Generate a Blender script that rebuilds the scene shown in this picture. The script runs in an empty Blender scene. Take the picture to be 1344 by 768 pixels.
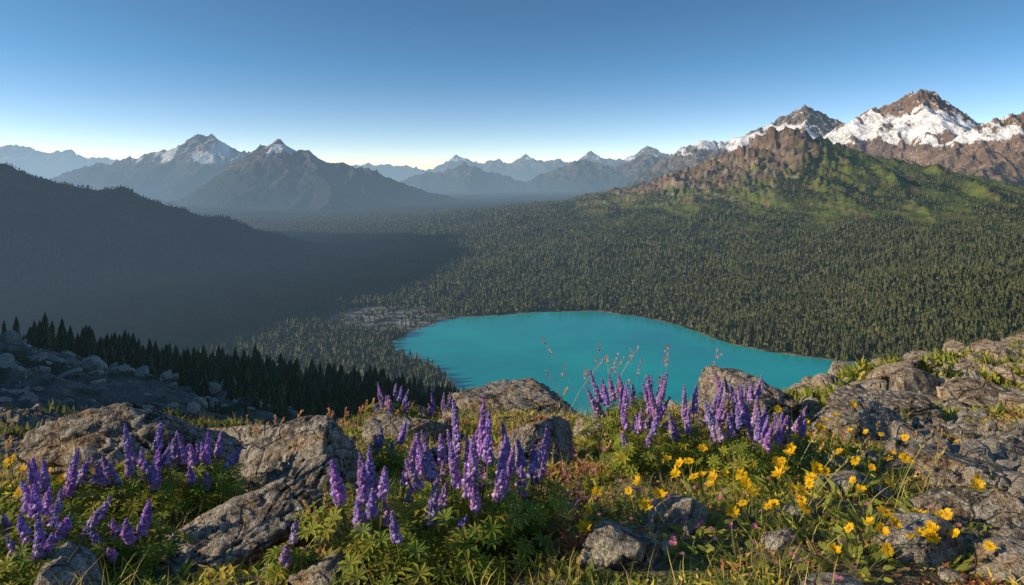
import bpy, bmesh, math
import numpy as np
from mathutils import Vector
scene=bpy.context.scene
rng=np.random.default_rng(11)
CAMZ=400.0
SUN_EL=20.0; SUN_ROT=-102.0
# ------------------------------------------------------------------ noise
_r=np.random.default_rng(3)
_p=_r.permutation(256).astype(np.int32); PT=np.concatenate([_p,_p])
_a=np.linspace(0,2*np.pi,256,endpoint=False); GX=np.cos(_a).astype(np.float32); GY=np.sin(_a).astype(np.float32)
_g=_r.normal(size=(256,3)); _g/=np.linalg.norm(_g,axis=1)[:,None]; G3=_g.astype(np.float32)
def _f(t): return t*t*t*(t*(t*6-15)+10)
def pn(x,y):
    x=np.asarray(x,dtype=np.float64); y=np.asarray(y,dtype=np.float64)
    xi=np.floor(x); yi=np.floor(y); xf=(x-xi).astype(np.float32); yf=(y-yi).astype(np.float32)
    xi=xi.astype(np.int64)&255; yi=yi.astype(np.int64)&255
    u=_f(xf); v=_f(yf)
    def g(ix,iy,fx,fy):
        h=PT[PT[ix&255]+(iy&255)]; return GX[h]*fx+GY[h]*fy
    a=g(xi,yi,xf,yf); b=g(xi+1,yi,xf-1,yf); c=g(xi,yi+1,xf,yf-1); d=g(xi+1,yi+1,xf-1,yf-1)
    return (a+(b-a)*u+((c+(d-c)*u)-(a+(b-a)*u))*v)*1.45
def fbm(x,y,o=4,gain=.5,s=0.):
    t=0;a=1;n=0
    for i in range(o):
        t=t+a*pn(x*2.03**i+s+17.3*i,y*2.03**i-s+9.1*i); n+=a; a*=gain
    return t/n
def ridged(x,y,o=4,gain=.5,s=0.):
    t=0;a=1;n=0
    for i in range(o):
        t=t+a*(1-np.abs(pn(x*2.07**i+s+7.3*i,y*2.07**i-s+3.1*i)))**2; n+=a; a*=gain
    return t/n
def pn3(p):
    pi=np.floor(p); f=(p-pi).astype(np.float32); i=pi.astype(np.int64)&255
    w=_f(f); out=0
    for dx in (0,1):
        for dy in (0,1):
            for dz in (0,1):
                h=PT[PT[PT[(i[:,0]+dx)&255]+((i[:,1]+dy)&255)]+((i[:,2]+dz)&255)]
                g=G3[h]; dot=g[:,0]*(f[:,0]-dx)+g[:,1]*(f[:,1]-dy)+g[:,2]*(f[:,2]-dz)
                out=out+dot*(w[:,0] if dx else 1-w[:,0])*(w[:,1] if dy else 1-w[:,1])*(w[:,2] if dz else 1-w[:,2])
    return out*1.5
def sst(a,b,x):
    t=np.clip((x-a)/(b-a),0,1); return t*t*(3-2*t)
def smax(a,b,k):
    h=np.maximum(k-np.abs(a-b),0)/k; return np.maximum(a,b)+h*h*k*.25
def mix3(a,b,m):
    return a*(1-m[...,None])+np.asarray(b)*m[...,None]
# ------------------------------------------------------------------ mesh helper
def build_mesh(name,V,F,C=None,mat=None,smooth=False):
    V=np.asarray(V,dtype=np.float32); F=np.asarray(F,dtype=np.int32); k=F.shape[1]
    m=bpy.data.meshes.new(name)
    m.vertices.add(len(V)); m.vertices.foreach_set('co',V.ravel())
    m.loops.add(F.size); m.loops.foreach_set('vertex_index',F.ravel())
    m.polygons.add(len(F)); m.polygons.foreach_set('loop_start',np.arange(0,F.size,k,dtype=np.int32))
    m.update(calc_edges=True)
    m.polygons.foreach_set('use_smooth',np.full(len(F),smooth,dtype=bool))
    if C is not None:
        at=m.color_attributes.new(name='Col',type='FLOAT_COLOR',domain='POINT')
        cc=np.ones((len(V),4),dtype=np.float32); cc[:,:3]=np.maximum(C,0); at.data.foreach_set('color',cc.ravel())
    m.update()
    if mat: m.materials.append(mat)
    o=bpy.data.objects.new(name,m); scene.collection.objects.link(o); return o
def grid_faces(nr,nc,wrap=False):
    i=np.arange(nr-1)[:,None]; j=np.arange(nc if wrap else nc-1)[None,:]
    j2=(j+1)%nc
    a=i*nc+j; b=i*nc+j2; c=(i+1)*nc+j2; d=(i+1)*nc+j
    return np.stack([a,b,c,d],-1).reshape(-1,4)
class MB:
    def __init__(s): s.V=[];s.F=[];s.C=[];s.n=0
    def add(s,V,F,C):
        s.V.append(V);s.F.append(F+s.n);s.C.append(C);s.n+=len(V)
    def make(s,name,mat,smooth=False):
        return build_mesh(name,np.concatenate(s.V),np.concatenate(s.F),np.concatenate(s.C),mat,smooth)
def inst(mb,TV,TF,TC,pos,R=None,S=None,colmul=None):
    N=len(pos); v=np.broadcast_to(TV,(N,)+TV.shape)
    if S is not None: v=v*(S[:,None,:] if S.ndim==2 else S[:,None,None])
    if R is not None: v=np.einsum('nij,nkj->nki',R,v)
    v=v+pos[:,None,:]
    f=TF[None]+(np.arange(N)*len(TV))[:,None,None]
    c=np.broadcast_to(TC,(N,)+TC.shape)
    if colmul is not None: c=c*colmul[:,None,:]
    mb.add(v.reshape(-1,3).astype(np.float32),f.reshape(-1,3),c.reshape(-1,3).astype(np.float32))
def Rz(a):
    c,s=np.cos(a),np.sin(a); z=np.zeros_like(a); o=np.ones_like(a)
    return np.stack([np.stack([c,-s,z],-1),np.stack([s,c,z],-1),np.stack([z,z,o],-1)],-2)
def Ry(a):
    c,s=np.cos(a),np.sin(a); z=np.zeros_like(a); o=np.ones_like(a)
    return np.stack([np.stack([c,z,s],-1),np.stack([z,o,z],-1),np.stack([-s,z,c],-1)],-2)
def norm(v): return v/np.maximum(np.linalg.norm(v,axis=-1,keepdims=True),1e-9)
def strips(mb,P0,D,L,W,prof,col,bend=None,tipcol=None,cup=0):
    N=len(P0); n=len(prof); D=norm(D)
    rv=rng.normal(size=(N,3)); side=norm(np.cross(D,rv))
    t=np.linspace(0,1,n)
    ctr=P0[:,None,:]+D[:,None,:]*(L[:,None]*t)[...,None]
    if bend is not None: ctr=ctr+bend[:,None,:]*(L[:,None]*t**2)[...,None]
    hw=W[:,None]*np.asarray(prof)[None,:]
    a=ctr-side[:,None,:]*hw[...,None]; b=ctr+side[:,None,:]*hw[...,None]
    v=np.stack([a,b],2).reshape(N,2*n,3)
    q=[]
    for i in range(n-1): q+= [[2*i,2*i+1,2*i+3],[2*i,2*i+3,2*i+2]]
    f=np.array(q)[None]+(np.arange(N)*2*n)[:,None,None]
    tc=col if tipcol is None else tipcol
    c=col[:,None,:]*(1-t[None,:,None])+tc[:,None,:]*t[None,:,None]
    c=np.repeat(c,2,axis=1)
    mb.add(v.reshape(-1,3).astype(np.float32),f.reshape(-1,3),c.reshape(-1,3).astype(np.float32))
# ------------------------------------------------------------------ materials
def N(nt,typ,**kw):
    n=nt.nodes.new(typ)
    for k,v in kw.items(): setattr(n,k,v)
    return n
def math_(nt,op,a,b=None,c=None):
    n=N(nt,'ShaderNodeMath',operation=op)
    for i,x in enumerate((a,b,c)):
        if x is None: continue
        if hasattr(x,'links'): nt.links.new(x,n.inputs[i])
        else: n.inputs[i].default_value=x
    return n.outputs[0]
def noise(nt,vec,scale,detail=5,rough=.55):
    n=N(nt,'ShaderNodeTexNoise'); n.inputs['Scale'].default_value=scale
    n.inputs['Detail'].default_value=detail; n.inputs['Roughness'].default_value=rough
    nt.links.new(vec,n.inputs['Vector']); return n.outputs['Fac']
def mixc(nt,fac,a,b,blend='MIX'):
    n=N(nt,'ShaderNodeMix',data_type='RGBA',blend_type=blend)
    for s,x in ((n.inputs[0],fac),(n.inputs[6],a),(n.inputs[7],b)):
        if hasattr(x,'links'): nt.links.new(x,s)
        elif isinstance(x,(tuple,list)): s.default_value=(*x,1)
        else: s.default_value=x
    return n.outputs[2]
def maprange(nt,v,a,b,c=0.,d=1.):
    n=N(nt,'ShaderNodeMapRange'); nt.links.new(v,n.inputs[0])
    for i,x in enumerate((a,b,c,d)): n.inputs[i+1].default_value=x
    return n.outputs[0]
def newmat(name):
    m=bpy.data.materials.new(name); m.use_nodes=True; nt=m.node_tree; nt.nodes.clear()
    out=N(nt,'ShaderNodeOutputMaterial'); return m,nt,out
def painted_haze(nt,shader,out,m):
    """aerial perspective painted on surfaces: blue emission mixed in by distance, thinning with altitude"""
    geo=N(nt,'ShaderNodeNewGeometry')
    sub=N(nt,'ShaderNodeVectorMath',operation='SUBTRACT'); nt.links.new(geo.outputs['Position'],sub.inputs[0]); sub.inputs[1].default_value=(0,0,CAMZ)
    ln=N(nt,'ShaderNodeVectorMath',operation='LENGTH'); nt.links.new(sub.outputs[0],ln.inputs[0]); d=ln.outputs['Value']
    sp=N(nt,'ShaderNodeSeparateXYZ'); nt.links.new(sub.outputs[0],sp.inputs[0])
    sidef=math_(nt,'MULTIPLY_ADD',math_(nt,'DIVIDE',sp.outputs[0],d),-1.15,1.0)  # painted tint is thicker on the left, toward the sun
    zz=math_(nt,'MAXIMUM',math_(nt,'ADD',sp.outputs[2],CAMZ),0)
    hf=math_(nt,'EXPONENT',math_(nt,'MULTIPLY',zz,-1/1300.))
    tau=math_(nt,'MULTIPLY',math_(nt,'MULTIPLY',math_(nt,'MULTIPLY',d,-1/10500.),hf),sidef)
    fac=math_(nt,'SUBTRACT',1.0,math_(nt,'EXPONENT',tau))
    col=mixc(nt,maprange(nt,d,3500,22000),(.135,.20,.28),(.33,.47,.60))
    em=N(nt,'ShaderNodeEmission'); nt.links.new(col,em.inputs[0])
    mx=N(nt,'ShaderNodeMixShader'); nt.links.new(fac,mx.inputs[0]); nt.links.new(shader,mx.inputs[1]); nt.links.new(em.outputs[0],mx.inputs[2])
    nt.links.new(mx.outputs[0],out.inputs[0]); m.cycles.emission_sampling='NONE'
def terrain_mat(name,s1,s2,bumpd,vary=.5,hz=True,rough=.95,bstr=1.0):
    m,nt,out=newmat(name); at=N(nt,'ShaderNodeAttribute',attribute_name='Col')
    geo=N(nt,'ShaderNodeNewGeometry'); p=geo.outputs['Position']
    n1=noise(nt,p,s1); n2=noise(nt,p,s2)
    v=maprange(nt,n1,.3,.7,1-vary,1+vary); v2=maprange(nt,n2,.3,.7,1-vary,1+vary)
    c=mixc(nt,1.0,at.outputs['Color'],math_(nt,'MULTIPLY',v,v2),'MULTIPLY')
    b=N(nt,'ShaderNodeBsdfPrincipled'); nt.links.new(c,b.inputs['Base Color']); b.inputs['Roughness'].default_value=rough
    b.inputs['Specular IOR Level'].default_value=.15
    bp=N(nt,'ShaderNodeBump'); bp.inputs['Strength'].default_value=bstr; bp.inputs['Distance'].default_value=bumpd
    nt.links.new(math_(nt,'ADD',n1,math_(nt,'MULTIPLY',n2,.4)),bp.inputs['Height']); nt.links.new(bp.outputs[0],b.inputs['Normal'])
    if hz: painted_haze(nt,b.outputs[0],out,m)
    else: nt.links.new(b.outputs[0],out.inputs[0])
    return m
def plant_mat(name,trans=.3,hz=False):
    m,nt,out=newmat(name); at=N(nt,'ShaderNodeAttribute',attribute_name='Col')
    c=at.outputs['Color']
    b=N(nt,'ShaderNodeBsdfPrincipled'); nt.links.new(c,b.inputs['Base Color']); b.inputs['Roughness'].default_value=.55
    b.inputs['Specular IOR Level'].default_value=.25
    sh=b.outputs[0]
    if trans>0:
        t=N(nt,'ShaderNodeBsdfTranslucent'); nt.links.new(c,t.inputs[0])
        mx=N(nt,'ShaderNodeMixShader'); mx.inputs[0].default_value=trans
        nt.links.new(sh,mx.inputs[1]); nt.links.new(t.outputs[0],mx.inputs[2]); sh=mx.outputs[0]
    if hz: painted_haze(nt,sh,out,m)
    else: nt.links.new(sh,out.inputs[0])
    return m
def rock_mat(name,dark,light,warm,scale=1.0):
    m,nt,out=newmat(name); geo=N(nt,'ShaderNodeNewGeometry'); p=geo.outputs['Position']
    n1=noise(nt,p,3*scale,6,.65); n2=noise(nt,p,24*scale,6,.72); n3=noise(nt,p,9*scale,4,.6); n4=noise(nt,p,110*scale,3,.6)
    c=mixc(nt,maprange(nt,n1,.38,.56),dark,light)
    c=mixc(nt,maprange(nt,n3,.50,.64),c,warm)
    c=mixc(nt,maprange(nt,n2,.52,.59,0,.85),c,(.62,.59,.52))
    c=mixc(nt,maprange(nt,n2,.45,.38,0,.85),c,(.03,.028,.026))
    c=mixc(nt,1.0,c,maprange(nt,n4,.3,.7,.5,1.5),'MULTIPLY')
    vo=N(nt,'ShaderNodeTexVoronoi',feature='DISTANCE_TO_EDGE'); vo.inputs['Scale'].default_value=5*scale
    wv=N(nt,'ShaderNodeVectorMath',operation='ADD'); nt.links.new(p,wv.inputs[0])
    nn=N(nt,'ShaderNodeTexNoise'); nn.inputs['Scale'].default_value=4*scale; nt.links.new(p,nn.inputs['Vector'])
    sc=N(nt,'ShaderNodeVectorMath',operation='SCALE'); sc.inputs['Scale'].default_value=.35/scale; nt.links.new(nn.outputs['Color'],sc.inputs[0]); nt.links.new(sc.outputs[0],wv.inputs[1])
    nt.links.new(wv.outputs[0],vo.inputs['Vector'])
    crack=maprange(nt,vo.outputs['Distance'],0,.03)
    c=mixc(nt,1.0,c,math_(nt,'MULTIPLY_ADD',crack,.5,.5),'MULTIPLY')
    b=N(nt,'ShaderNodeBsdfPrincipled'); nt.links.new(c,b.inputs['Base Color']); b.inputs['Roughness'].default_value=.85
    b.inputs['Specular IOR Level'].default_value=.25
    h=math_(nt,'ADD',math_(nt,'ADD',math_(nt,'MULTIPLY',n1,.8),math_(nt,'MULTIPLY',n2,.65)),math_(nt,'ADD',math_(nt,'MULTIPLY',crack,.25),math_(nt,'MULTIPLY',n4,.14)))
    bp=N(nt,'ShaderNodeBump'); bp.inputs['Strength'].default_value=1; bp.inputs['Distance'].default_value=.09/scale
    nt.links.new(h,bp.inputs['Height']); nt.links.new(bp.outputs[0],b.inputs['Normal'])
    nt.links.new(b.outputs[0],out.inputs[0]); return m
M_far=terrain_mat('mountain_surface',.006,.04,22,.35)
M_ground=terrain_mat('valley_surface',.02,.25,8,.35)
M_near=terrain_mat('stony_soil',6,45,.045,.45,hz=False)
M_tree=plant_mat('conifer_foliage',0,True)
M_plant=plant_mat('plant_tissue',.4)
M_petal=plant_mat('petals',.35)
M_rock=rock_mat('lichen_rock',(.13,.115,.10),(.48,.43,.36),(.42,.29,.18))
M_tan=rock_mat('tan_rock',(.28,.22,.17),(.64,.51,.37),(.54,.38,.23),.5)
# ------------------------------------------------------------------ lake outline (m)
LK=np.array([(-273,1558),(-262,1660),(-225,1760),(-149,1857),(-50,1890),(60,1927),(213,1950),(300,1915),(369,1857),(445,1748),(485,1622),(558,1525),(636,1469),(725,1422),(770,1360),(720,1250),(600,1130),(400,1060),(200,1040),(60,1060),(-30,1130),(-100,1250),(-140,1360),(-200,1450),(-245,1500)],float)
def catmull(P,n=6):
    o=[]
    for i in range(len(P)):
        p0,p1,p2,p3=P[i-1],P[i],P[(i+1)%len(P)],P[(i+2)%len(P)]
        for k in range(n):
            t=k/n; o.append(.5*((2*p1)+(-p0+p2)*t+(2*p0-5*p1+4*p2-p3)*t*t+(-p0+3*p1-3*p2+p3)*t**3))
    return np.array(o)
LKS=catmull(LK,4)
def lake_sdf(x,y):
    sh=x.shape; xf=x.ravel(); yf=y.ravel()
    d=np.hypot(np.maximum(np.abs(xf-220)-520,0),np.maximum(np.abs(yf-1500)-480,0))+5
    near=d<900; X=xf[near]; Y=yf[near]
    X=X+16*fbm(X/90,Y/90,5); Y=Y+16*fbm(X/90+50,Y/90,5)
    dm=np.full(len(X),1e18); ins=np.zeros(len(X),bool)
    for i in range(len(LKS)):
        a=LKS[i]; b=LKS[(i+1)%len(LKS)]; e=b-a
        t=np.clip(((X-a[0])*e[0]+(Y-a[1])*e[1])/(e@e),0,1)
        dm=np.minimum(dm,(X-a[0]-t*e[0])**2+(Y-a[1]-t*e[1])**2)
        if a[1]!=b[1]:
            c=((a[1]>Y)!=(b[1]>Y))&(X<(b[0]-a[0])*(Y-a[1])/(b[1]-a[1])+a[0]); ins^=c
    s=np.sqrt(dm); s[ins]*=-1; d[near]=s; return d.reshape(sh)
# ------------------------------------------------------------------ ridges
def seg_field(X,Y,line,h,fn):
    for i in range(len(line)-1):
        a=line[i]; b=line[i+1]; ex,ey=b[0]-a[0],b[1]-a[1]; L=ex*ex+ey*ey+1e-6
        t=np.clip(((X-a[0])*ex+(Y-a[1])*ey)/L,0,1)
        d=np.sqrt((X-a[0]-t*ex)**2+(Y-a[1]-t*ey)**2); z=a[2]+(b[2]-a[2])*t
        h=np.maximum(h,fn(z,d))
    return h
def spurs(line,rg,spacing,rate,zmin,step,level=0):
    out=[]; P=np.array(line,float); seg=np.hypot(*(P[1:,:2]-P[:-1,:2]).T); cum=np.concatenate([[0],np.cumsum(seg)])
    s=spacing*rg.uniform(.2,.8)
    while s<cum[-1]:
        p=np.array([np.interp(s,cum,P[:,k]) for k in range(3)]); k=min(np.searchsorted(cum,s)-1,len(seg)-1); k=max(k,0)
        base=math.atan2(*(P[k+1,:2]-P[k,:2])[::-1])
        for sd in ((1,-1) if level==0 else (rg.choice([-1,1]),)):
            ang=base+sd*rg.uniform(1.0,1.75) if level==0 else base+sd*rg.uniform(.6,1.1)
            q=p.copy(); q[2]-=10; l=[q.copy()]
            while q[2]>zmin and len(l)<9:
                ang+=rg.normal()*.22; st=step*rg.uniform(.7,1.3); rr=rate*rg.uniform(.6,1.4)
                q=q+np.array([math.cos(ang)*st,math.sin(ang)*st,-rr*st]); l.append(q.copy())
            if len(l)>1: out.append(l)
        s+=spacing*rg.uniform(.6,1.4)
    return out
def mountain(name,pts,res,seed,front=2600,back=1200,sp=480,rate=.42,k=.8,zbase=0,rockc=(.15,.125,.105),forest=(.03,.042,.024),tl=450,snow=None,amp=60,side=900,jag=18):
    rg=np.random.default_rng(seed); P0=np.array(pts,float); P=[P0[0]]
    for a,b in zip(P0[:-1],P0[1:]):
        for f in (.3,.62): q=a+(b-a)*(f+rg.uniform(-.1,.1)); q=q+[0,rg.normal()*jag*2,rg.normal()*jag-jag*.3]; P.append(q)
        P.append(b)
    P=np.array(P)
    lines=[P]; s1=spurs(P0,rg,sp,rate,zbase,sp*.6); s2=[]
    for l in s1: s2+=spurs(l,rg,sp*.55,rate*1.35,zbase,sp*.38,1)
    lines+=s1+s2
    x=np.arange(P[:,0].min()-side,P[:,0].max()+side,res); y=np.arange(P[:,1].min()-front,P[:,1].max()+back,res)
    X,Y=np.meshgrid(x,y); wa=sp*.14
    WX=X+wa*fbm(X/sp*1.3,Y/sp*1.3,3,s=seed); WY=Y+wa*fbm(X/sp*1.3,Y/sp*1.3,3,s=seed+40)
    h=np.full(X.shape,-300.)
    for l in lines: h=seg_field(WX,WY,l,h,lambda z,d:z-k*d)
    w=sst(zbase-50,zbase+500,h); gm=np.zeros(X.shape)
    if snow:
        z0,cov,ztop=snow
        gm=sst(-.02,.06,fbm(X/430+.3*Y/430,Y/650,6,s=seed+3,gain=.62)+cov-np.abs(h-(z0+ztop)*.5)/(ztop-z0)*.5)*sst(z0-120,z0+20,h)
        gs=h.copy()
        for _ in range(7): gs[1:-1,1:-1]=(gs[:-2,1:-1]+gs[2:,1:-1]+gs[1:-1,:-2]+gs[1:-1,2:])*.25
        h=h+(gs-h)*gm
    h=h+((ridged(X/(sp*.5),Y/(sp*.5),6,s=seed,gain=.55)-.66)*amp*(.3+.9*w)+fbm(X/(sp*.12),Y/(sp*.12),3)*amp*.2)*(1-.6*gm)
    gy,gx=np.gradient(h,res); sl=np.hypot(gx,gy)
    nz=fbm(X/300,Y/300,5,s=3)
    C=np.broadcast_to(np.array(forest),X.shape+(3,)).copy()
    C=mix3(C,(.08,.095,.04),sst(-.1,.3,fbm(X/220,Y/220,4))*sst(tl-380,tl-60,h)*.8)
    rk=sst(-70,70,h-tl+nz*260+(sl-.75)*160)
    rc=np.array(rockc)*((1+.5*fbm(X/90,Y/160,4,s=9))*(1.25-.6*sst(.5,1.4,sl)))[...,None]
    C=C*(1-rk[...,None])+rc*rk[...,None]
    if snow:
        thin=sst(.0,.1,fbm(X/110,Y/200,6,s=seed+8,gain=.6)-.05+(.6-sl)*.5)*sst(z0+50,z0+200,h)
        C=mix3(C,(.82,.82,.84),np.maximum(sst(.35,.6,gm+.5*fbm(X/60,Y/60,4)-.4*sst(.85,1.2,sl)),thin*.85))
    V=np.stack([X,Y,h],-1).reshape(-1,3)
    return build_mesh(name,V,grid_faces(*X.shape),C.reshape(-1,3),M_far,True)
# ------------------------------------------------------------------ terrain height
TC=[(-180,{40:.03,500:.0,1500:.1,4000:.3}),(-130,{40:.05,120:.02,500:-.12,1500:.1,4000:.3}),
 (-90,{40:.2,120:.0,300:-.2,500:-.31,800:.0,1500:.3}),(-68,{40:.3,120:.1,300:-.16,500:-.32,800:-.08,1200:.36}),  # unseen ridge left of view, raised to cast shade on the near slope
 (-52,{10:.40,40:.34,120:.2,250:.0,500:-.12,800:.1,1200:.42}),
 (-36.9,{10:.38,40:.32,120:.26,250:.185,400:.26,700:.33,1000:.39}),
 (-30.2,{10:.40,40:.35,120:.295,270:.23,400:.30,700:.35,1000:.40}),
 (-22.5,{10:.43,40:.38,120:.325,330:.278,500:.34,1000:.41}),
 (-14,{10:.45,40:.405,120:.37,400:.32,600:.37,1000:.42}),
 (-4.6,{10:.46,40:.43,120:.40,450:.362,700:.39,1000:.43}),
 (5,{10:.47,40:.45,120:.44,450:.43,1000:.42}),(22,{10:.44,40:.43,120:.43,1000:.42}),
 (37,{10:.4,40:.38,120:.38,1000:.38}),(60,{10:.36,40:.25,500:.25,1500:.35}),(110,{40:.1,500:.1,1500:.25}),(180,{40:.03,500:.0,1500:.1,4000:.3})]
_lr=np.linspace(math.log(.5),math.log(70000),320)
TT=[]
for th,dct in TC:
    r=[.5,3]+sorted(dct)+[70000]; s=[2.2,1.6 if abs(th)<70 else 1.2]+[dct[q] for q in sorted(dct)]+[dct[max(dct)]]
    z=np.interp(_lr,np.log(r),s); z=np.convolve(np.pad(z,4,'edge'),np.ones(9)/9,'valid'); TT.append(z)
TT=np.array(TT); TH=np.array([t[0] for t in TC],float)
def Nhill(x,y):
    r=np.maximum(np.hypot(x,y),.5); th=np.degrees(np.arctan2(x,y))
    i=np.clip(np.searchsorted(TH,th)-1,0,len(TH)-2); f=(th-TH[i])/(TH[i+1]-TH[i]); f=f*f*(3-2*f)*.5+f*.5
    q=np.clip((np.log(r)-_lr[0])/(_lr[1]-_lr[0]),0,318.999); j=q.astype(int); g=q-j
    s=(TT[i,j]*(1-g)+TT[i,j+1]*g)*(1-f)+(TT[i+1,j]*(1-g)+TT[i+1,j+1]*g)*f
    h=CAMZ-r*s
    h=h+fbm(x/90,y/90,5)*9*sst(40,250,r)+(ridged(x/22+.4*pn(x/9,y/9),y/14,6,gain=.58)-.6)*4.4*sst(10,70,r)*sst(1500,300,r)+(ridged(x/4+.3*pn(x,y),y/3,4,gain=.6)-.6)*.7*sst(5,15,r)*sst(200,60,r)
    return h
XE=[-12,-4,-2.5,-1.9,-1.6,-1.2,0,1.2,2.4,3.8,6.2,8.7,13.7,30]
YE=[1.5,2.6,3.2,3.6,4.1,4.7,5.3,5.5,6.1,8,10.5,13.3,18,26]
def Ffg(x,y):
    ye=np.interp(x,XE,YE)+.35*fbm(x/1.1,y*0+3.3,3)
    b=CAMZ-1.05-.21*(np.clip(y,-1,80)-1.7)
    b=b-.62*np.logaddexp(0,np.clip((y-ye)/.25,-50,1e5))*.25
    rt=sst(2.0,4.,x)*sst(3.8,6,y)
    b=b+.08*fbm(x/.8,y/.8,4)+(ridged(x/.55,y/.4,5,s=5,gain=.6)-.62)*.09*(.5+.8*sst(.6,1.6,x-.28*y+.3))
    st=ridged(x/2.1+.2*y,y/1.3,5,s=2)
    b=b+rt*((st-.72)*.45+(np.round(st*9)/9-.72)*.22+(ridged(x/.6,y/.5,5,s=15,gain=.6)-.66)*.28)
    return b
HL=[np.array([(-2850,2750,600),(-2100,2800,418),(-1790,2900,340),(-1480,3000,262),(-1230,3100,170),(-1043,3200,90),(-800,3400,0)],float),
    np.array([(-3300,200,800),(-3400,1000,1080),(-3450,1900,1240),(-3500,2900,1300),(-4500,3600,1250)],float)]  # second crest is out of view, heightened to shadow hill and valley
RM=np.array([(-139,3900,0),(141,4500,40),(462,4700,150),(793,4800,235),(1072,4850,345),(1302,4900,440),(1591,4950,575),(1886,5000,712),(2026,5000,758),(2300,5050,680),(2550,5100,590),(2835,5100,530),(3002,5000,480),(3270,4900,390),(3525,4700,280),(4200,4500,200)],float)
RS=[[(2026,5000,740),(1850,4650,520),(1700,4350,350),(1550,4050,220),(1400,3700,120)],[(1886,5000,700),(1640,4760,490),(1480,4560,350),(1330,4330,210)],
 [(1591,4950,565),(1400,4650,370),(1260,4400,230),(1100,4150,120)],[(1302,4900,430),(1120,4630,260),(960,4400,140)],[(1072,4850,335),(850,4600,170),(700,4400,80)],
 [(793,4800,220),(600,4550,100)],[(2550,5100,580),(2480,4650,490),(2350,4200,380),(2200,3700,250),(2000,3200,140)],[(2300,5050,665),(2150,4600,500),(2000,4200,370),(1850,3800,250),(1600,3200,130)],
 [(3002,5000,480),(2950,4500,400),(2850,4000,290),(2600,3300,160)],[(1450,4930,500),(1240,4700,340),(1130,4500,210)],[(1740,4980,640),(1560,4800,490),(1400,4550,310)],[(1180,4880,385),(980,4650,240),(830,4450,130)]]
def Rmt(x,y):
    wx=x+45*fbm(x/200,y/200,5,s=8); wy=y+45*fbm(x/200,y/200,5,s=21)
    h=np.full(x.shape,-50.)
    e=seg_field(x+120*fbm(x/700,y/700,3),y,RM,h,lambda z,d:z*np.exp(-d/1100))
    s=h
    for l in RS: s=seg_field(wx,wy,l,s,lambda z,d:z-.85*d)
    c=seg_field(wx*.4+x*.6,wy*.4+y*.6,RM,h,lambda z,d:z-1.05*d)
    h=np.maximum(smax(e,s,20),c)
    w=sst(100,420,h)*(1-.6*sst(2050,2500,x))
    q=ridged((x+.8*y)/120+.3*pn(x/200,y/200),(y-.8*x)/500,6,s=4,gain=.6)-.68
    return h+q*165*w+fbm(x/35,y/35,3)*10*w+(ridged(x/600,y/600,3,s=3)-.6)*60*sst(30,120,h)
def Vfar(x,y):
    sd=lake_sdf(x,y)
    fl=np.where(sd>0,3.*(1-np.exp(-sd/25))+.004*np.minimum(sd,2000),sd*.12)
    fl=np.maximum(fl,-12)+fbm(x/450,y/450,4)*36*sst(60,700,sd)+np.maximum(fbm(x/900,y/1200,3,s=6)+.05,0)*190*sst(300,900,sd)*sst(5500,3500,y)*sst(-500,200,x)
    hl=np.full(x.shape,-200.); wx=x+110*fbm(x/800,y/800,4,s=2); wy=y+110*fbm(x/800,y/800,4,s=31)
    hl=seg_field(wx*.6+x*.4,wy*.6+y*.4,HL[0],hl,lambda z,d:z-.45*d)
    hl=seg_field(wx*.6+x*.4,wy*.6+y*.4,HL[1],hl,lambda z,d:z-.95*d)
    hl=hl+(ridged(x/420,y/420,5)-.6)*75*sst(0,250,hl)
    h=smax(fl,hl,90.)
    r=(Rmt(x,y)-14)*sst(-50,800,sd); h=np.where(sd>0,smax(h,r,40.*sst(0,300,sd)+.5),h)
    return h,sd
def Hgt(x,y):
    x=np.asarray(x,float); y=np.asarray(y,float)
    r=np.hypot(x,y); n=Nhill(x,y); f=Ffg(x,y)
    h=smax(f,n,np.clip(r*.08,.1,3))
    v=np.full(x.shape,-500.); sd=np.full(x.shape,1e4); m=r>150
    if m.any():
        a,b=Vfar(x[m],y[m]); v[m]=a; sd[m]=b
    return np.where(m,smax(h,v,15.),h),sd
def rockmask(x,y,z):
    thr=np.interp(x,[500,1000,1400,1750,2000,2200,2600,3200],[220,270,330,400,500,660,700,680])
    return sst(-30,30,z-thr+210*fbm((x+.8*y)/130,(y-.8*x)/420,5,s=7))*sst(250,700,x)*sst(2800,3600,y)
def meadow(x,y,z):
    return sst(-.08,.18,fbm((x+.3*y)/150,y/420,5,s=14)+.06+.14*sst(150,400,z))*sst(55,200,z)*sst(2400,3200,y)*sst(-200,600,x)
def veg(x,y):
    n=fbm(x/.9,y/.9,4,s=12)+.5*fbm(x/.25,y/.25,2,s=2)
    t=x-.28*y
    b=.38-.36*sst(.35,1.2,t)
    far=sst(2.2,4.,x)*sst(5,7,y)
    b=b*(1-far)+far*(-.02)
    return sst(-.12,.16,n+b)
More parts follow.
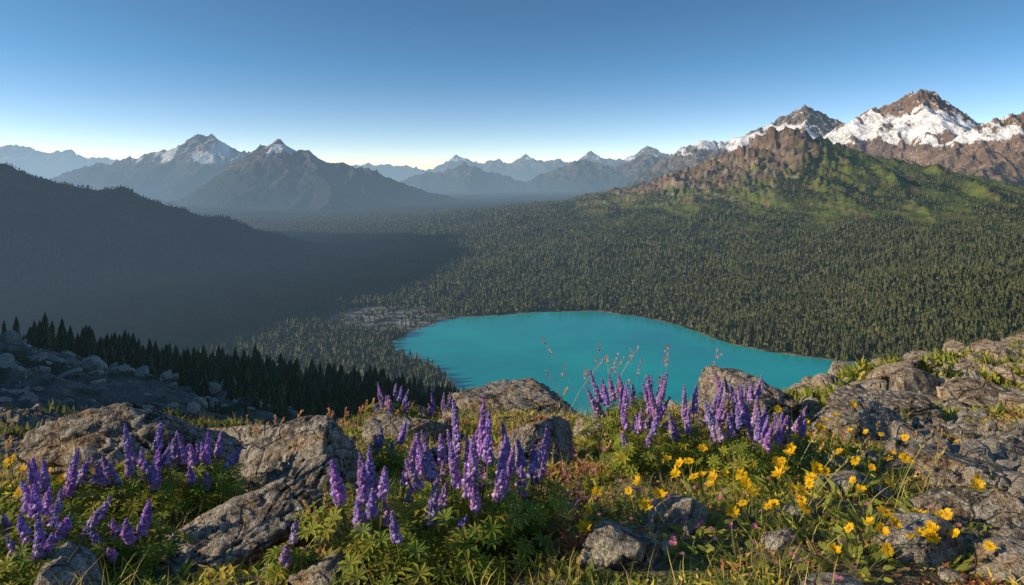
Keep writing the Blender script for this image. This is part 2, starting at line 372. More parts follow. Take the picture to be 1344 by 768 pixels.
# ------------------------------------------------------------------ ground meshes (one continuous height field, two sheets)
th=np.radians(np.concatenate([np.linspace(-180,-44,70,endpoint=False),np.linspace(-44,44,900,endpoint=False),np.linspace(44,180,70,endpoint=False)]))
def polar(r0,r1,q):
    n=int(math.log(r1/r0)/q)+1; r=np.exp(np.linspace(math.log(r0),math.log(r1),n))
    R,T=np.meshgrid(r,th,indexing='ij'); return R*np.sin(T),R*np.cos(T),R
X,Y,R=polar(.45,46,.008); Z,_=Hgt(X,Y)
vg=veg(X,Y); nf=fbm(X/.3,Y/.3,4,s=6)
C=np.broadcast_to(np.array([.36,.31,.25]),X.shape+(3,)).copy()*(1+.6*nf)[...,None]
C=mix3(C,(.14,.12,.10),sst(.0,.3,fbm(X/.18,Y/.18,4,s=36))*.7)
tan=sst(2.0,3.2,X)*sst(4.5,6,Y); C=mix3(C,(.56,.45,.32),tan*.85)
C=mix3(C,(.13,.105,.055),vg*.85); C=mix3(C,(.20,.21,.05),sst(0,.35,fbm(X/.5,Y/.5,4,s=30))*vg)
lf=sst(10,25,R)*sst(0,-3,X); C=mix3(C,(.19,.17,.145),lf)
lgr=sst(-.05,.2,fbm(X/6,Y/6,5,s=66))*sst(5,9,R)*sst(-1,-3,X); C=mix3(C,(.11,.125,.04),lgr)
build_mesh('rocky_ground',np.stack([X,Y,Z],-1).reshape(-1,3),grid_faces(*X.shape,True),C.reshape(-1,3),M_near,True)
X,Y,R=polar(45,60000,.008); Z,SD=Hgt(X,Y); Z=np.where(R<46.5,Z-.15,Z)
C=np.broadcast_to(np.array([.030,.042,.017]),X.shape+(3,)).copy()
C=mix3(C,(.13,.16,.035),meadow(X,Y,Z)); C=mix3(C,(.18,.16,.055),meadow(X,Y,Z)*sst(.05,.3,fbm(X/90,Y/200,4,s=51)))
rk=rockmask(X,Y,Z)
rt_=fbm((X+.8*Y)/50,(Y-.8*X)/160,5,s=19)
C=C*(1-rk[...,None])+(np.array([.22,.155,.11])*(1+.8*rt_)[...,None])*rk[...,None]
C=mix3(C,(.09,.11,.035),rk*sst(.12,.25,fbm(X/100,Y/160,4,s=91))*.8)
scr=sst(.18,.3,fbm((X+.8*Y)/70,(Y-.8*X)/400,3,s=88))*sst(150,250,Z)*sst(650,500,Z)*sst(400,800,X)*sst(3800,4200,Y)*sst(2200,1800,X); C=mix3(C,(.38,.32,.25),scr*.8)
C=mix3(C,(.05,.065,.025),sst(350,200,R))
nr=sst(290,200,R)*sst(-.2,.1,fbm(X/25,Y/25,5,s=3)+.0)*sst(-5,-15,X); C=mix3(C,(.18,.165,.145),nr)
beach=sst(9,1,SD)*sst(-.25,.1,fbm(X/80,Y/80,3,s=23)); C=mix3(C,(.34,.28,.16),beach)
dl=sst(190,60,np.hypot((X+330)*.8,(Y-1830)))*sst(.0,.12,fbm(X/60,Y/25,4,s=5)+.13); C=mix3(C,(.34,.33,.31),dl)
build_mesh('valley_ground',np.stack([X,Y,Z],-1).reshape(-1,3),grid_faces(*X.shape,True),C.reshape(-1,3),M_ground,True)
# ------------------------------------------------------------------ lake
m,nt,out=newmat('glacial_water'); b=N(nt,'ShaderNodeBsdfPrincipled'); b.inputs['Roughness'].default_value=.12; b.inputs['IOR'].default_value=1.33
geo=N(nt,'ShaderNodeNewGeometry'); n1=noise(nt,geo.outputs['Position'],.004,3); n2=noise(nt,geo.outputs['Position'],.35,4,.6)
nt.links.new(mixc(nt,maprange(nt,n1,.35,.65),(.001,.34,.36),(.003,.46,.43)),b.inputs['Base Color'])
bp=N(nt,'ShaderNodeBump'); bp.inputs['Strength'].default_value=.4; bp.inputs['Distance'].default_value=.4; nt.links.new(n2,bp.inputs['Height']); nt.links.new(bp.outputs[0],b.inputs['Normal'])
painted_haze(nt,b.outputs[0],out,m)
bm=bmesh.new(); vs=[]
cx,cy=220,1480
for p in LKS:
    vs.append(bm.verts.new((cx+(p[0]-cx)*1.08,cy+(p[1]-cy)*1.08,0)))
bm.faces.new(vs); bmesh.ops.triangulate(bm,faces=bm.faces); me=bpy.data.meshes.new('lake'); bm.to_mesh(me); me.materials.append(m)
scene.collection.objects.link(bpy.data.objects.new('lake',me))
# ------------------------------------------------------------------ mountain ranges
def pl(d,uv):   # crest line: image pixel coordinates (u, v) converted to world points at distance d
    return [((u-672)*d/896.,d+dd,400+(225-v)*d/896.) for u,v,dd in [(q+(0,))[:3] for q in uv]]
mountain('hazy_mountain',pl(8500,[(235,268,-500),(262,255,-300),(290,235),(320,206),(345,190),(365,182),(385,196),(405,198),(440,213),(480,220),(520,238,200),(560,253,400),(610,265,700),(700,275,1000)]),15,5,sp=430,rate=.36,k=.74,tl=520,snow=(580,.0,760),amp=80,jag=14)
mountain('glacier_peak',pl(11500,[(60,240),(90,225),(130,213),(180,206),(215,197),(240,193),(262,175),(278,177),(300,194),(330,200),(370,214),(420,230)]),19,8,sp=560,k=.74,tl=560,snow=(560,.17,840),amp=105,jag=24)
mountain('distant_mountain_range',pl(20000,[(-200,205),(-60,200),(0,194),(25,191),(60,200),(90,196),(115,207),(150,208),(200,217),(300,222),(400,222),(450,216),(480,213),(520,218),(540,219),(560,223),(580,216),(600,202),(620,212),(635,213),(655,208),(672,214),(690,201),(715,211),(735,209),(755,213),(775,199),(795,209),(815,208),(830,204),(850,191),(870,199),(900,206),(930,203),(1000,200)]),36,21,sp=700,front=3500,k=.72,tl=500,snow=(650,-.05,900),amp=130,jag=40)
mountain('distant_mountain_range',pl(14000,[(430,240),(480,236),(520,240),(545,229),(560,226),(590,222),(610,213),(632,222),(660,230),(690,238),(720,226),(745,216),(765,208),(785,214),(805,219),(825,212),(840,205),(865,203),(890,212),(930,215),(980,215)]),24,33,sp=520,front=3000,k=.74,tl=420,amp=125,jag=30)
mountain('snowy_ridge',pl(11000,[(850,222),(880,203),(905,190),(920,182),(945,186),(975,176),(1000,165),(1020,160),(1040,147),(1058,138),(1080,148),(1100,160),(1140,170)]),17,41,sp=480,k=.8,tl=430,snow=(680,.15,1080),amp=125,rockc=(.21,.17,.14),jag=28)
mountain('snow_capped_mountain',pl(9500,[(1060,195),(1090,172),(1110,162),(1140,148),(1165,139),(1185,129),(1210,118),(1225,125),(1245,138),(1262,151),(1280,163),(1300,172),(1344,190),(1400,200)]),13,52,sp=500,k=.82,rate=.44,tl=380,snow=(670,.20,1230),amp=150,rockc=(.24,.165,.125),jag=26)
mountain('brown_mountain',pl(8000,[(1150,235),(1190,212),(1220,196),(1260,178),(1290,163),(1310,154),(1330,151),(1360,150),(1400,160),(1500,190)]),13,63,sp=420,k=.80,tl=400,snow=(700,.10,980),amp=115,rockc=(.26,.18,.13),jag=20)
# ------------------------------------------------------------------ conifers
def conifer(tiers,n,rg,trunk=True):
    V=[];F=[];C=[]
    if trunk:
        for k in range(4):
            a=k*math.pi/2; V+=[(math.cos(a)*.02,math.sin(a)*.02,-.03)]; C.append((.05,.035,.025))
        V.append((0,0,.6)); C.append((.05,.035,.025)); F+=[(0,1,4),(1,2,4),(2,3,4),(3,0,4)]
    for t in range(tiers):
        f=t/tiers; z0=.08+.86*f; z1=min(1.0,z0+1.9*.86/tiers+.06); r=.19*(1-f)**.85+.012
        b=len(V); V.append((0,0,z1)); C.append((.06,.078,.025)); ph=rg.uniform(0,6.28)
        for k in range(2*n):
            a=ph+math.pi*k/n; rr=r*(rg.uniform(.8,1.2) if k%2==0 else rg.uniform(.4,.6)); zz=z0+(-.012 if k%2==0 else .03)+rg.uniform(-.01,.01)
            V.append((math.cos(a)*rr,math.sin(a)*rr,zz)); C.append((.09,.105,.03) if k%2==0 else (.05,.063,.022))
        for k in range(2*n): F.append((b,b+1+k,b+1+(k+1)%(2*n)))
    return np.array(V),np.array(F),np.array(C)
rg=np.random.default_rng(5)
hi=[conifer(10,7,rg) for _ in range(3)]; lo=[conifer(3,3,rg,False) for _ in range(3)]; lo2=[conifer(2,3,rg,False) for _ in range(3)]
def forest(name,bands,templ,fn):
    mb=MB()
    for r0,r1,den,a0,a1 in bands:
        tl_=templ if r0<2400 else lo2
        area=math.radians(a1-a0)*(r1*r1-r0*r0)/2; n=int(area*den)
        r=np.sqrt(rng.uniform(r0*r0,r1*r1,n)); a=np.radians(rng.uniform(a0,a1,n)); x=r*np.sin(a); y=r*np.cos(a)
        z,sd=Hgt(x,y); keep,hgt=fn(x,y,z,sd,r); x,y,z,hgt=x[keep],y[keep],z[keep],hgt[keep]
        lowf=1+.7*fbm(x/160,y/160,5,s=55)
        ti=rng.integers(0,len(tl_),len(x))
        for k,(TV,TF,TC_) in enumerate(tl_):
            m=ti==k; nn=m.sum()
            if nn==0: continue
            hh=hgt[m]; w=hh*rng.uniform(.95,1.45,nn); S=np.stack([w,w,hh],-1)
            tint=(rng.uniform(.82,1.18,nn)*lowf[m])[:,None]*np.stack([rng.uniform(.9,1.25,nn),np.ones(nn),rng.uniform(.85,1.1,nn)],-1)
            inst(mb,TV,TF,TC_,np.stack([x[m],y[m],z[m]-.3],-1),Rz(rng.uniform(0,6.28,nn)),S,tint)
    return mb.make(name,M_tree)
def f_far(x,y,z,sd,r):
    p=(1-meadow(x,y,z)*.93)*(1-rockmask(x,y,z))
    p=p*(.35+.85*sst(-.35,.1,fbm(x/60,y/60,3,s=71)))
    p=np.where(np.hypot((x+330)*.8,y-1830)<140,p*.2,p)
    keep=(sd>7)&(rng.uniform(size=len(x))<p)&(r>560)
    hh=rng.uniform(11,23,len(x))*(.75+.25*p)*(1+.3*fbm(x/150,y/150,2)); hh=np.where((x<-600)&(y>2400),hh*.6,hh)
    return keep,hh
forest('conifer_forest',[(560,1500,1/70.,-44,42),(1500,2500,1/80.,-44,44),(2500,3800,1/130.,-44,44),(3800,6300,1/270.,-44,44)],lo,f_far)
def f_near(x,y,z,sd,r):
    t=np.degrees(np.arctan2(x,y)); rm=np.interp(t,[-44,-33,-22.5,-14,-3,5],[280,165,100,75,60,100])
    p=sst(0,1.2,(r-rm)/(rm*.7))*(.4+1.0*sst(-.3,.2,fbm(x/28,y/28,4)))
    return (rng.uniform(size=len(x))<p)&(sd>7),np.clip(r*.04,2.5,16)*rng.uniform(.35,1.35,len(x))
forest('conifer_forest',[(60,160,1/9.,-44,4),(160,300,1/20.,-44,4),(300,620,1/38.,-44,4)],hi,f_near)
# ------------------------------------------------------------------ rocks
ICO={}
for sdv in (2,3,5,6):
    bm=bmesh.new(); bmesh.ops.create_icosphere(bm,subdivisions=sdv,radius=1); bm.verts.index_update()
    ICO[sdv]=(np.array([v.co[:] for v in bm.verts]),np.array([[v.index for v in f.verts] for f in bm.faces])); bm.free()
def rock_shape(sdv,seed,planes=15,rough=.06):
    rg=np.random.default_rng(seed); D,F=ICO[sdv]; nrm=norm(rg.normal(size=(planes,3))); d=rg.uniform(.5,.95,planes)
    q=D@nrm.T; r=np.where(q>.05,d/np.maximum(q,.05),9); r=np.sort(r,axis=1); r=np.minimum(r[:,0],1.15)
    V=D*r[:,None]; o=rg.uniform(0,90,3)
    n=pn3(V*1.6+o)*rough*1.4+pn3(V*4+o)*rough*.8+(-np.abs(pn3(V*7+o)))*rough*.7
    if sdv>4:
        lay=V@norm(rg.normal(size=3)+[0,0,1.5])*7+pn3(V*2+o)*1.2
        n=n+pn3(V*15+o)*rough*.4+pn3(V*34+o)*rough*.22-np.maximum(.07-np.abs(pn3(V*2.6+o+5)),0)*1.6-np.maximum(np.abs(lay-np.round(lay))*-1+.1,0)*.45
    return V*(1+n[:,None]),F
def gz(x,y): return Hgt(np.atleast_1d(np.asarray(x,float)),np.atleast_1d(np.asarray(y,float)))[0]
def boulder(x,y,sx,sy,sz,seed,rot=0,up=.1,mat=None,tilt=0.,sdv=6):
    V,F=rock_shape(sdv,seed,12); V=V*np.array([sx,sy,sz]); V=V@Ry(np.array([tilt]))[0].T@Rz(np.array([rot]))[0].T
    o=build_mesh('boulder',V,F,None,mat or M_rock,True); o.location=(x,y,float(gz(x,y)[0])+up); return o
BL=[(-1.62,2.95,.42,.26,.26,31,.1,.07,.12),(-.86,2.75,.32,.25,.19,32,.5,.01,-.2),(-.84,2.08,.27,.2,.14,33,.35,.01,-.35),(-.53,3.7,.27,.16,.14,34,0,.03,.1),
 (.12,3.25,.22,.14,.17,35,.4,.04,.5),(.10,5.1,.60,.34,.27,26,.1,.0,.08),(1.55,4.6,.58,.4,.27,27,-.15,.02,.12),(.32,1.90,.14,.11,.08,38,0,.01,0),
 (1.55,2.3,.22,.16,.10,39,.2,.0,.08),(1.85,2.8,.28,.2,.12,40,.4,.0,.1),(2.4,3.3,.32,.22,.14,42,.1,.0,.05),(2.0,3.9,.32,.24,.16,43,.6,.02,0),
 (1.15,1.98,.16,.12,.07,44,.3,.01,0),(1.42,1.86,.18,.12,.07,45,.1,.01,0),(-.46,1.84,.13,.11,.07,16,.9,.0,.2),(-1.45,3.75,.3,.2,.14,47,0,.03,0),(.6,2.32,.12,.10,.06,48,0,.01,0),(2.6,4.8,.4,.3,.16,49,.3,.0,.1),
 (-.35,3.1,.14,.1,.09,20,0,.02,0),(.5,4.0,.2,.15,.12,51,0,.02,0),(1.3,2.62,.16,.12,.08,52,.5,.01,.1),(-1.0,3.3,.16,.12,.09,53,.5,.01,.1)]
for (x,y,a,b_,c,s,ro,up,ti) in BL: boulder(x,y,a,b_,c,s,ro,up,None,ti,6 if a>.2 else 5)
def rockmass(name,x,y,size,mat,sdv,flat=.6,seed=0,sink=.1):
    mb=MB(); n=len(x); z=gz(x,y); k=rng.integers(0,6,n)
    for j in range(6):
        V,F=rock_shape(sdv,seed+100+j,9,.05); m=k==j; q=m.sum()
        if q==0: continue
        S=size[m][:,None]*np.stack([rng.uniform(.7,1.3,q),rng.uniform(.6,1.1,q),flat*rng.uniform(.5,1.4,q)],-1)
        R_=Rz(rng.uniform(0,6.28,q))@Ry(rng.normal(0,.35,q))
        inst(mb,V,F,np.ones((len(V),3))*.2,np.stack([x[m],y[m],z[m]+size[m]*sink],-1),R_,S)
    return mb.make(name,mat,False)
n=12000; x=rng.uniform(-4,6,n); y=rng.uniform(1.2,8,n); p=(1-veg(x,y))*.9+.05; m=rng.uniform(size=n)<p
rockmass('loose_stones',x[m],y[m],.010+.11*rng.uniform(size=m.sum())**4,M_rock,2,.75)
n=2200; y=rng.uniform(5,20,n); x=y*rng.uniform(.36,.95,n); m=y<np.interp(x,XE,YE)+.2; x,y=x[m],y[m]
rockmass('rock_outcrop',x,y,(.04+.30*rng.uniform(size=len(x))**4)*(.45+y/16),M_tan,3,.55,20,.0)
n=6500; r=np.exp(rng.uniform(math.log(7),math.log(260),n)); a=np.radians(rng.uniform(-46,-12,n)); m=rng.uniform(size=n)<sst(-.1,.3,fbm(r*np.sin(a)/20,r*np.cos(a)/20,4)+.08)
r,a=r[m],a[m]; rockmass('scree_slope',r*np.sin(a),r*np.cos(a),r*(.0015+.014*rng.uniform(size=len(r))**5),M_rock,2,.8,40)
# ------------------------------------------------------------------ plants
def leaf_template(nl=8,L=1.,lift=.25):
    mb=MB()
    for k in range(nl):
        a=2*math.pi*k/nl; d=np.array([math.cos(a),math.sin(a),lift]); s=np.array([-math.sin(a),math.cos(a),0])
        v=np.array([np.zeros(3),d*.55*L+s*.15+[0,0,.05],d*.55*L-s*.15+[0,0,.05],d*L-[0,0,.15],d*.55*L])
        c=np.array([[.20,.27,.045],[.28,.36,.055],[.28,.36,.055],[.34,.42,.07],[.19,.25,.045]])
        mb.add(v,np.array([[0,1,4],[0,4,2],[1,3,4],[4,3,2]]),c)
    return np.concatenate(mb.V),np.concatenate(mb.F),np.concatenate(mb.C)
LT=leaf_template()
FV=np.array([[0,0,0],[1,0,.3],[.45,0,.72],[.6,0,-.35],[.5,.48,.12],[.5,-.48,.12]],float)
FF=np.array([[0,4,2],[0,2,5],[0,3,4],[0,5,3],[1,2,4],[1,5,2],[1,4,3],[1,3,5]])
FC=np.array([[.36,.23,.52],[.47,.31,.70],[.82,.70,.92],[.36,.21,.56],[.55,.38,.77],[.55,.38,.77]])
def stem(mb,p0,p1,w,col):
    d=p1-p0; L=np.array([np.linalg.norm(d)]);
    for _ in range(2): strips(mb,p0[None],d[None],L,np.array([w]),[1,.9,.8],np.array([col]))
def lupine(x,y,nsp,h,rad,nleaf=60,spl=.17,tint=(1,1,1),dens=1.):
    mb=MB(); z0=float(gz(x,y)[0]); base=np.array([x,y,z0]); nsp=int(nsp*2.1)
    for i in range(nsp):
        a=rng.uniform(0,6.28); rr=rad*math.sqrt(rng.uniform(.02,1))*1.25; hh=h*rng.uniform(.6,1.08); sl=spl*rng.uniform(.7,1.1)*hh/h
        foot=base+np.array([math.cos(a)*rr*.35,math.sin(a)*rr*.35,-.01]); top=base+np.array([math.cos(a)*rr+rng.normal()*.015,math.sin(a)*rr+rng.normal()*.015,hh])
        ax=norm(top-foot); stem(mb,foot,top,.0028,(.18,.22,.07)); bw=rng.uniform(.85,1.1)
        nw=int(sl/.0070); t=np.repeat(np.linspace(0,1,nw),9)+rng.normal(0,.014,nw*9); ang=np.tile(np.arange(9)*.698,nw)+np.repeat(rng.uniform(0,6.28,nw),9)+rng.normal(0,.2,nw*9)
        fr=np.clip(t,0,1); sz=bw*.0182*(1-.66*fr**1.4)*rng.uniform(.65,1.2,len(t)); m=rng.uniform(size=len(t))<(.88*dens-.25*(fr<.15))
        t,ang,fr,sz=t[m],ang[m],fr[m],sz[m]
        pos=top[None]-ax[None]*(sl*(1-fr))[:,None]; R_=Rz(ang)@Ry(-.15-.8*fr**2+rng.normal(0,.2,len(t)))
        tn=np.array(tint)*(np.array([1.1,1.1,1.0])*(1-fr[:,None])+np.array([.8,.74,.88])*fr[:,None])*rng.uniform(.65,1.35,(len(t),1))*rng.uniform(.85,1.15,(1,3))
        inst(mb,FV,FF,FC,pos+np.einsum('nij,j->ni',R_,np.array([.002,0,0])),R_,sz,tn)
    n=int(nleaf*1.6); a=rng.uniform(0,6.28,n); rr=rad*1.4*np.sqrt(rng.uniform(0,1,n)); zh=h*rng.uniform(.12,.62,n)*(1-.35*(rr/rad/1.4)**2)
    P=base[None]+np.stack([np.cos(a)*rr,np.sin(a)*rr,zh],-1); foot=base[None]+np.stack([np.cos(a)*rr*.3,np.sin(a)*rr*.3,zh*0-.01],-1)
    D=P-foot; strips(mb,foot,D,np.linalg.norm(D,axis=1),np.full(n,.0016),[1,.8,.8],np.tile([.18,.22,.07],(n,1)))
    R_=Rz(a)@Ry(rng.uniform(0,.9,n))@Rz(rng.uniform(0,6,n))
    inst(mb,*LT,P,R_,rng.uniform(.024,.044,n),rng.uniform(.7,1.35,(n,1))*np.stack([rng.uniform(.85,1.45,n),np.ones(n),rng.uniform(.6,1.1,n)],-1))
    return mb.make('lupine_plant',M_plant)
for a in [(-.40,1.95,6,.33,.15,95,.13),(-.10,1.98,8,.39,.15,110,.16),(.06,2.12,4,.34,.08,40,.14),(-.28,1.86,4,.24,.13,60,.11),(-.22,2.3,4,.32,.1,50,.13),
          (-1.30,2.42,9,.25,.15,80,.11),(-1.12,2.5,6,.25,.1,50,.11),(-1.28,1.86,8,.18,.14,80,.09),(-1.08,1.95,3,.17,.1,50,.08),(-.60,1.84,1,.14,.04,15,.07),(-1.45,2.0,6,.2,.12,50,.10),(-1.55,2.3,5,.2,.12,50,.1),
          (-.78,4.5,6,.22,.16,40,.11),(-.5,4.7,5,.2,.14,40,.11),(-.55,3.0,2,.24,.07,30,.11),
          (.58,3.45,8,.38,.17,90,.15),(.80,3.15,8,.38,.17,90,.15),(.98,2.85,7,.33,.14,80,.14),(1.12,3.1,6,.34,.14,60,.14),(.72,3.8,5,.38,.14,50,.15),(1.3,3.3,4,.3,.12,40,.13),(.52,2.9,3,.24,.08,40,.1),(1.35,4.0,5,.3,.15,50,.13)]:
    lupine(*a)
def daisies(name,pts,rad,petc,cenc,extra=0):
    for (x,y,cnt,h) in pts:
        mb=MB(); z0=float(gz(x,y)[0]); base=np.array([x,y,z0])
        for i in range(cnt+extra):
            a=rng.uniform(0,6.28); rr=rng.uniform(.02,.19); hh=h*rng.uniform(.5,1.2); top=base+np.array([math.cos(a)*rr,math.sin(a)*rr,hh]); foot=base+np.array([math.cos(a)*rr*.3,math.sin(a)*rr*.3,-.01])
            stem(mb,foot,top,.0016,(.2,.23,.07))
            npet=13; ang=np.arange(npet)*6.283/npet+rng.normal(0,.08,npet); til=rng.uniform(.1,1.0); az=rng.uniform(-3.4,-.9)
            R_=(Rz(np.array([az]))@Ry(np.array([til])))[0]
            D=np.stack([np.cos(ang),np.sin(ang),np.full(npet,rng.uniform(-.1,.7))+rng.normal(0,.12,npet)],-1)*rng.uniform(.8,1.08,(npet,1))
            s=rad*rng.uniform(.65,1.15); v=[];f=[];c=[]
            for k in range(npet):
                sd=np.array([-math.sin(ang[k]),math.cos(ang[k]),0])*.2; d=D[k]; b0=len(v)
                v+=[d*.15,d*.6+sd,d*1.0+sd*.5,d*1.0-sd*.5,d*.6-sd]; f+=[[b0,b0+1,b0+4],[b0+1,b0+2,b0+3],[b0+1,b0+3,b0+4]]
                c+=[np.array(petc)*.8]+[np.array(petc)]*4
            b0=len(v); v.append(np.array([0,0,.16])); c.append(np.array(cenc))
            for k in range(8): v.append(np.array([math.cos(k*.785)*.27,math.sin(k*.785)*.27,.04])); c.append(np.array(cenc)*.8)
            for k in range(8): f.append([b0,b0+1+k,b0+1+(k+1)%8])
            mb.add((np.array(v)*s)@R_.T+top,np.array(f),np.array(c)*rng.uniform(.85,1.1))
        n=40; a=rng.uniform(0,6.28,n); D=np.stack([np.cos(a),np.sin(a),rng.uniform(.3,2,n)],-1); P=base[None]+np.stack([np.cos(a),np.sin(a),a*0],-1)*rng.uniform(0,.09,(n,1))
        strips(mb,P,D,rng.uniform(.05,.13,n)*h/.2,rng.uniform(.006,.012,n),[.3,1,.8,.05],rng.uniform(.7,1.3,(n,1))*np.array([[.27,.30,.055]]),bend=np.stack([np.cos(a)*.3,np.sin(a)*.3,-.3+a*0],-1))
        mb.make(name,M_petal)
daisies('arnica_plant',[(.57,2.15,3,.15),(.66,2.35,4,.17),(.80,2.25,3,.13),(.86,2.0,4,.12),(1.0,2.25,4,.15),(1.1,2.1,3,.13),(.93,1.85,3,.09),(1.0,2.6,3,.16),(1.22,2.5,3,.16),(1.15,2.95,3,.24),(1.35,2.9,3,.22),(1.3,1.95,2,.08),(1.5,2.7,2,.15),(.45,2.5,2,.1),(.72,2.7,2,.13),(1.45,3.4,3,.22),(1.7,3.5,2,.2),(-1.95,2.7,3,.1),(-1.5,2.45,2,.1),(-1.7,2.3,3,.1),(-1.85,3.0,3,.12),(.25,2.05,1,.08),(1.0,1.95,3,.1),(.75,2.05,3,.12),(1.2,1.9,3,.1),(1.6,3.0,3,.2),(1.4,2.3,3,.14)],.0215,(.98,.60,.008),(.7,.3,.01),1)
daisies('pink_wildflower',[(.63,1.9,10,.07),(.5,1.95,9,.06),(.75,1.82,9,.06),(.2,2.6,8,.08),(.35,2.8,8,.09),(.1,2.75,7,.08),(.85,2.5,8,.08),(.4,3.2,7,.1),(-.05,3.5,7,.1),(-1.0,3.5,6,.1),(1.3,2.2,7,.06),(.15,2.3,7,.06),(-.9,3.9,6,.12),(.3,2.4,8,.06),(.05,2.45,8,.06),(.25,2.2,9,.06),(.5,2.25,8,.06)],.009,(.60,.20,.34),(.6,.25,.3))
# mats of low foliage, grass, dry stalks
def mass(n,xr,yr):
    x=rng.uniform(*xr,n); y=rng.uniform(*yr,n); m=(rng.uniform(size=n)<veg(x,y))&(y<np.interp(x,XE,YE)+.6)
    x,y=x[m],y[m]; return x,y,gz(x,y)
def pal(n,cols,w):
    c=np.array(cols)[rng.choice(len(cols),n,p=w)]; return c*rng.uniform(.7,1.3,(n,1))
x,y,z=mass(215000,(-4,4.5),(1.3,7)); n=len(x); P=np.stack([x,y,z-.004],-1); D=np.stack([rng.normal(0,.7,n),rng.normal(0,.7,n),rng.uniform(.3,1.3,n)],-1)
tn=fbm(x/.35,y/.35,3,s=60); ht=.42+1.3*sst(-.3,.45,tn)
pa=np.array([(.30,.34,.055),(.56,.48,.08),(.19,.24,.05),(.60,.42,.12),(.42,.16,.09)]); sel=fbm(x/.4,y/.4,3,s=120)+rng.normal(0,.16,n)
idx=np.where(sel<-.22,4,np.where(sel<-.1,3,np.where(sel<.1,1,np.where(sel<.26,0,2)))); col=pa[idx]*rng.uniform(.65,1.3,(n,1))*(1+.6*fbm(x/.5,y/.5,2,s=77))[:,None]
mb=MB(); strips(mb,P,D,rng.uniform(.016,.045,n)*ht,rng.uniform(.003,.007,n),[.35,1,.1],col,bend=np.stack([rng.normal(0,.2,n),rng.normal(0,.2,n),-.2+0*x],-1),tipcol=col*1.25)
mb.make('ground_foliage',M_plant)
x,y,z=mass(60000,(-4,4.5),(1.3,7)); m=rng.uniform(size=len(x))<sst(-.12,.25,fbm(x/.45,y/.45,3,s=90)-.02); x,y,z=x[m],y[m],z[m]; n=len(x)
col=pal(n,[(.34,.37,.08),(.58,.49,.14),(.68,.50,.2),(.25,.30,.06)],[.3,.3,.25,.15])
mb=MB(); D=np.stack([rng.normal(0,.28,n),rng.normal(0,.28,n),np.ones(n)],-1)
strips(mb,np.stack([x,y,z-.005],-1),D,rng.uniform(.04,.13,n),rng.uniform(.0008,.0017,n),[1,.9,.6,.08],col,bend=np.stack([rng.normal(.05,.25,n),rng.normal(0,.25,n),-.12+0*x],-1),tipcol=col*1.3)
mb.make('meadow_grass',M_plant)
mb=MB()
def stalks(cx,cy,n,sx,sy,h,col,seed_w=.004,lean=(.1,0)):
    x=cx+rng.normal(0,sx,n); y=cy+rng.normal(0,sy,n); z=gz(x,y); P=np.stack([x,y,z],-1); D=np.stack([rng.normal(lean[0],.14,n),rng.normal(lean[1],.1,n),np.ones(n)],-1)
    L=h*rng.uniform(.6,1.1,n); B=np.stack([rng.normal(.08,.15,n),rng.normal(0,.08,n),-.06+0*x],-1); c=np.tile(col,(n,1))*rng.uniform(.7,1.2,(n,1))
    strips(mb,P,D,L,np.full(n,.0014),[1,1,1,1,.9,.8],c*np.array([.8,1.1,.8]),bend=B)
    top=P+norm(D)*L[:,None]+B*L[:,None]
    for _ in range(16):
        q=rng.uniform(0,.24,n)[:,None]; s=top-norm(D+1.7*B)*L[:,None]*q
        strips(mb,s,D+rng.normal(0,.5,(n,3)),np.full(n,.014)*rng.uniform(.6,1.3,n),np.full(n,seed_w),[.3,1,.2],c*1.2)
stalks(.45,4.3,12,.14,.25,.5,(.65,.32,.26),.005); stalks(.95,4.2,12,.16,.25,.54,(.65,.34,.3),.005); stalks(1.25,2.5,12,.2,.25,.30,(.5,.36,.14),.003,(.3,0))
stalks(-.1,4.6,24,.5,.3,.2,(.6,.42,.2)); stalks(-2.0,2.9,20,.3,.25,.2,(.6,.37,.18),.003,(-.2,0)); stalks(-1.1,4.1,34,.3,.3,.18,(.62,.33,.18)); stalks(-.62,1.9,3,.06,.06,.24,(.5,.35,.14),.003,(-.1,0)); stalks(1.8,3.4,26,.4,.5,.2,(.5,.36,.14)); stalks(.2,3.6,22,.35,.3,.16,(.6,.4,.2))
mb.make('seed_stalks',M_plant)
n=120000; y=rng.uniform(5.,19,n); x=y*rng.uniform(.3,.85,n); m=(y<np.interp(x,XE,YE)+.3)&(rng.uniform(size=n)<sst(-.05,.12,fbm(x/1.8,y/1.8,4,s=44)+.03)); x,y=x[m],y[m]; z=gz(x,y); n=len(x)
mb=MB(); col=pal(n,[(.30,.35,.06),(.50,.45,.09),(.22,.26,.055)],[.4,.35,.25]); strips(mb,np.stack([x,y,z],-1),np.stack([rng.normal(0,.6,n),rng.normal(0,.6,n),np.ones(n)],-1),rng.uniform(.05,.14,n),rng.uniform(.008,.022,n),[.4,1,.2],col)
mb.make('alpine_shrubs',M_plant)
n=90000; r=np.exp(rng.uniform(math.log(4.5),math.log(70),n)); a=np.radians(rng.uniform(-46,-8,n)); x=r*np.sin(a); y=r*np.cos(a); m=rng.uniform(size=n)<sst(-.05,.2,fbm(x/6,y/6,5,s=66)); x,y,r=x[m],y[m],r[m]; n=len(x)
mb=MB(); col=pal(n,[(.15,.19,.045),(.26,.24,.07),(.10,.13,.035),(.3,.2,.08)],[.35,.3,.2,.15]); strips(mb,np.stack([x,y,gz(x,y)],-1),np.stack([rng.normal(0,.6,n),rng.normal(0,.6,n),np.ones(n)],-1),r*rng.uniform(.006,.016,n),r*rng.uniform(.0008,.0022,n),[.4,1,.2],col)
mb.make('alpine_shrubs',M_plant)
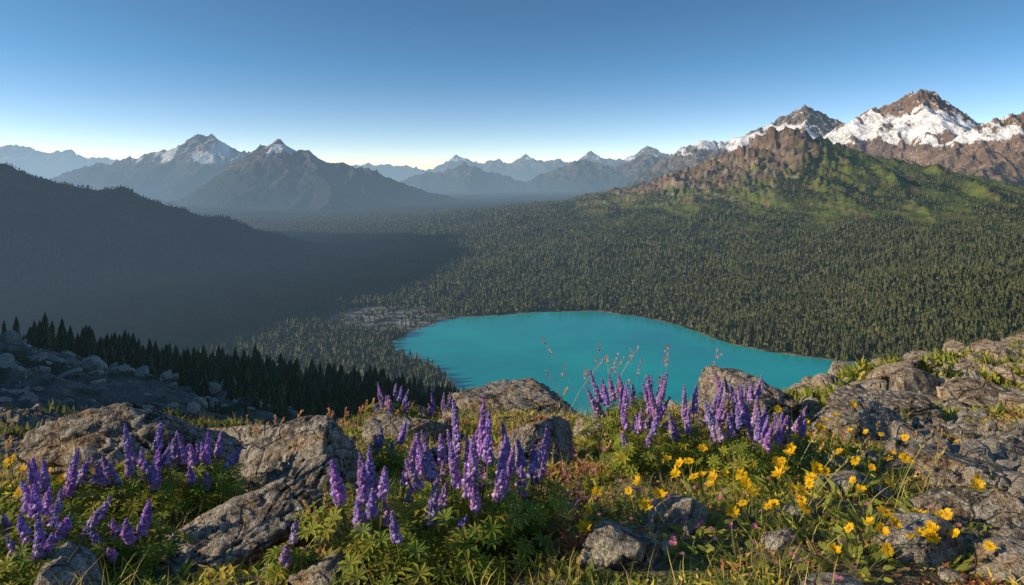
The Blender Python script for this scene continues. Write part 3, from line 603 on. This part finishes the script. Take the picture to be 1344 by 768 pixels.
# ------------------------------------------------------------------ world, sun, camera
w=bpy.data.worlds.new('World'); scene.world=w; w.use_nodes=True; nt=w.node_tree; nt.nodes.clear()
out=N(nt,'ShaderNodeOutputWorld'); bg=N(nt,'ShaderNodeBackground'); sky=N(nt,'ShaderNodeTexSky'); sky.sky_type='NISHITA'; sky.sun_disc=False
sky.sun_elevation=math.radians(SUN_EL); sky.sun_rotation=math.radians(SUN_ROT); sky.altitude=600; sky.air_density=1.0; sky.dust_density=.8; sky.ozone_density=1.4
tc=N(nt,'ShaderNodeTexCoord'); sp=N(nt,'ShaderNodeSeparateXYZ'); nt.links.new(tc.outputs['Generated'],sp.inputs[0]); cb=N(nt,'ShaderNodeCombineXYZ')
nt.links.new(sp.outputs[0],cb.inputs[0]); nt.links.new(sp.outputs[1],cb.inputs[1]); nt.links.new(math_(nt,'MULTIPLY_ADD',sp.outputs[2],2.5,.045),cb.inputs[2])
nv=N(nt,'ShaderNodeVectorMath',operation='NORMALIZE'); nt.links.new(cb.outputs[0],nv.inputs[0]); nt.links.new(nv.outputs[0],sky.inputs['Vector'])
gm_=N(nt,'ShaderNodeGamma'); gm_.inputs[1].default_value=1.4; nt.links.new(sky.outputs[0],gm_.inputs[0])
tn_=mixc(nt,maprange(nt,sp.outputs[2],0.0,.15),(1.38,1.0,.80),(.80,1.0,.92))
nt.links.new(mixc(nt,1.0,gm_.outputs[0],tn_,'MULTIPLY'),bg.inputs[0]); bg.inputs[1].default_value=.135; nt.links.new(bg.outputs[0],out.inputs[0])
el,ro=math.radians(SUN_EL),math.radians(SUN_ROT); S=Vector((math.sin(ro)*math.cos(el),math.cos(ro)*math.cos(el),math.sin(el)))
ld=bpy.data.lights.new('sun','SUN'); ld.energy=5; ld.angle=math.radians(.5); ld.color=(1,.81,.55); lo_=bpy.data.objects.new('sun',ld); lo_.rotation_euler=S.to_track_quat('Z','Y').to_euler(); scene.collection.objects.link(lo_)
cd=bpy.data.cameras.new('camera'); cd.lens=24; cd.sensor_width=36; cd.shift_y=-(384-225)/1344.; cd.clip_start=.05; cd.clip_end=200000
co=bpy.data.objects.new('camera',cd); co.location=(0,0,CAMZ); co.rotation_euler=(math.radians(90),0,0); scene.collection.objects.link(co); scene.camera=co
scene.view_settings.view_transform='Standard'; scene.view_settings.look='None'; scene.view_settings.exposure=0
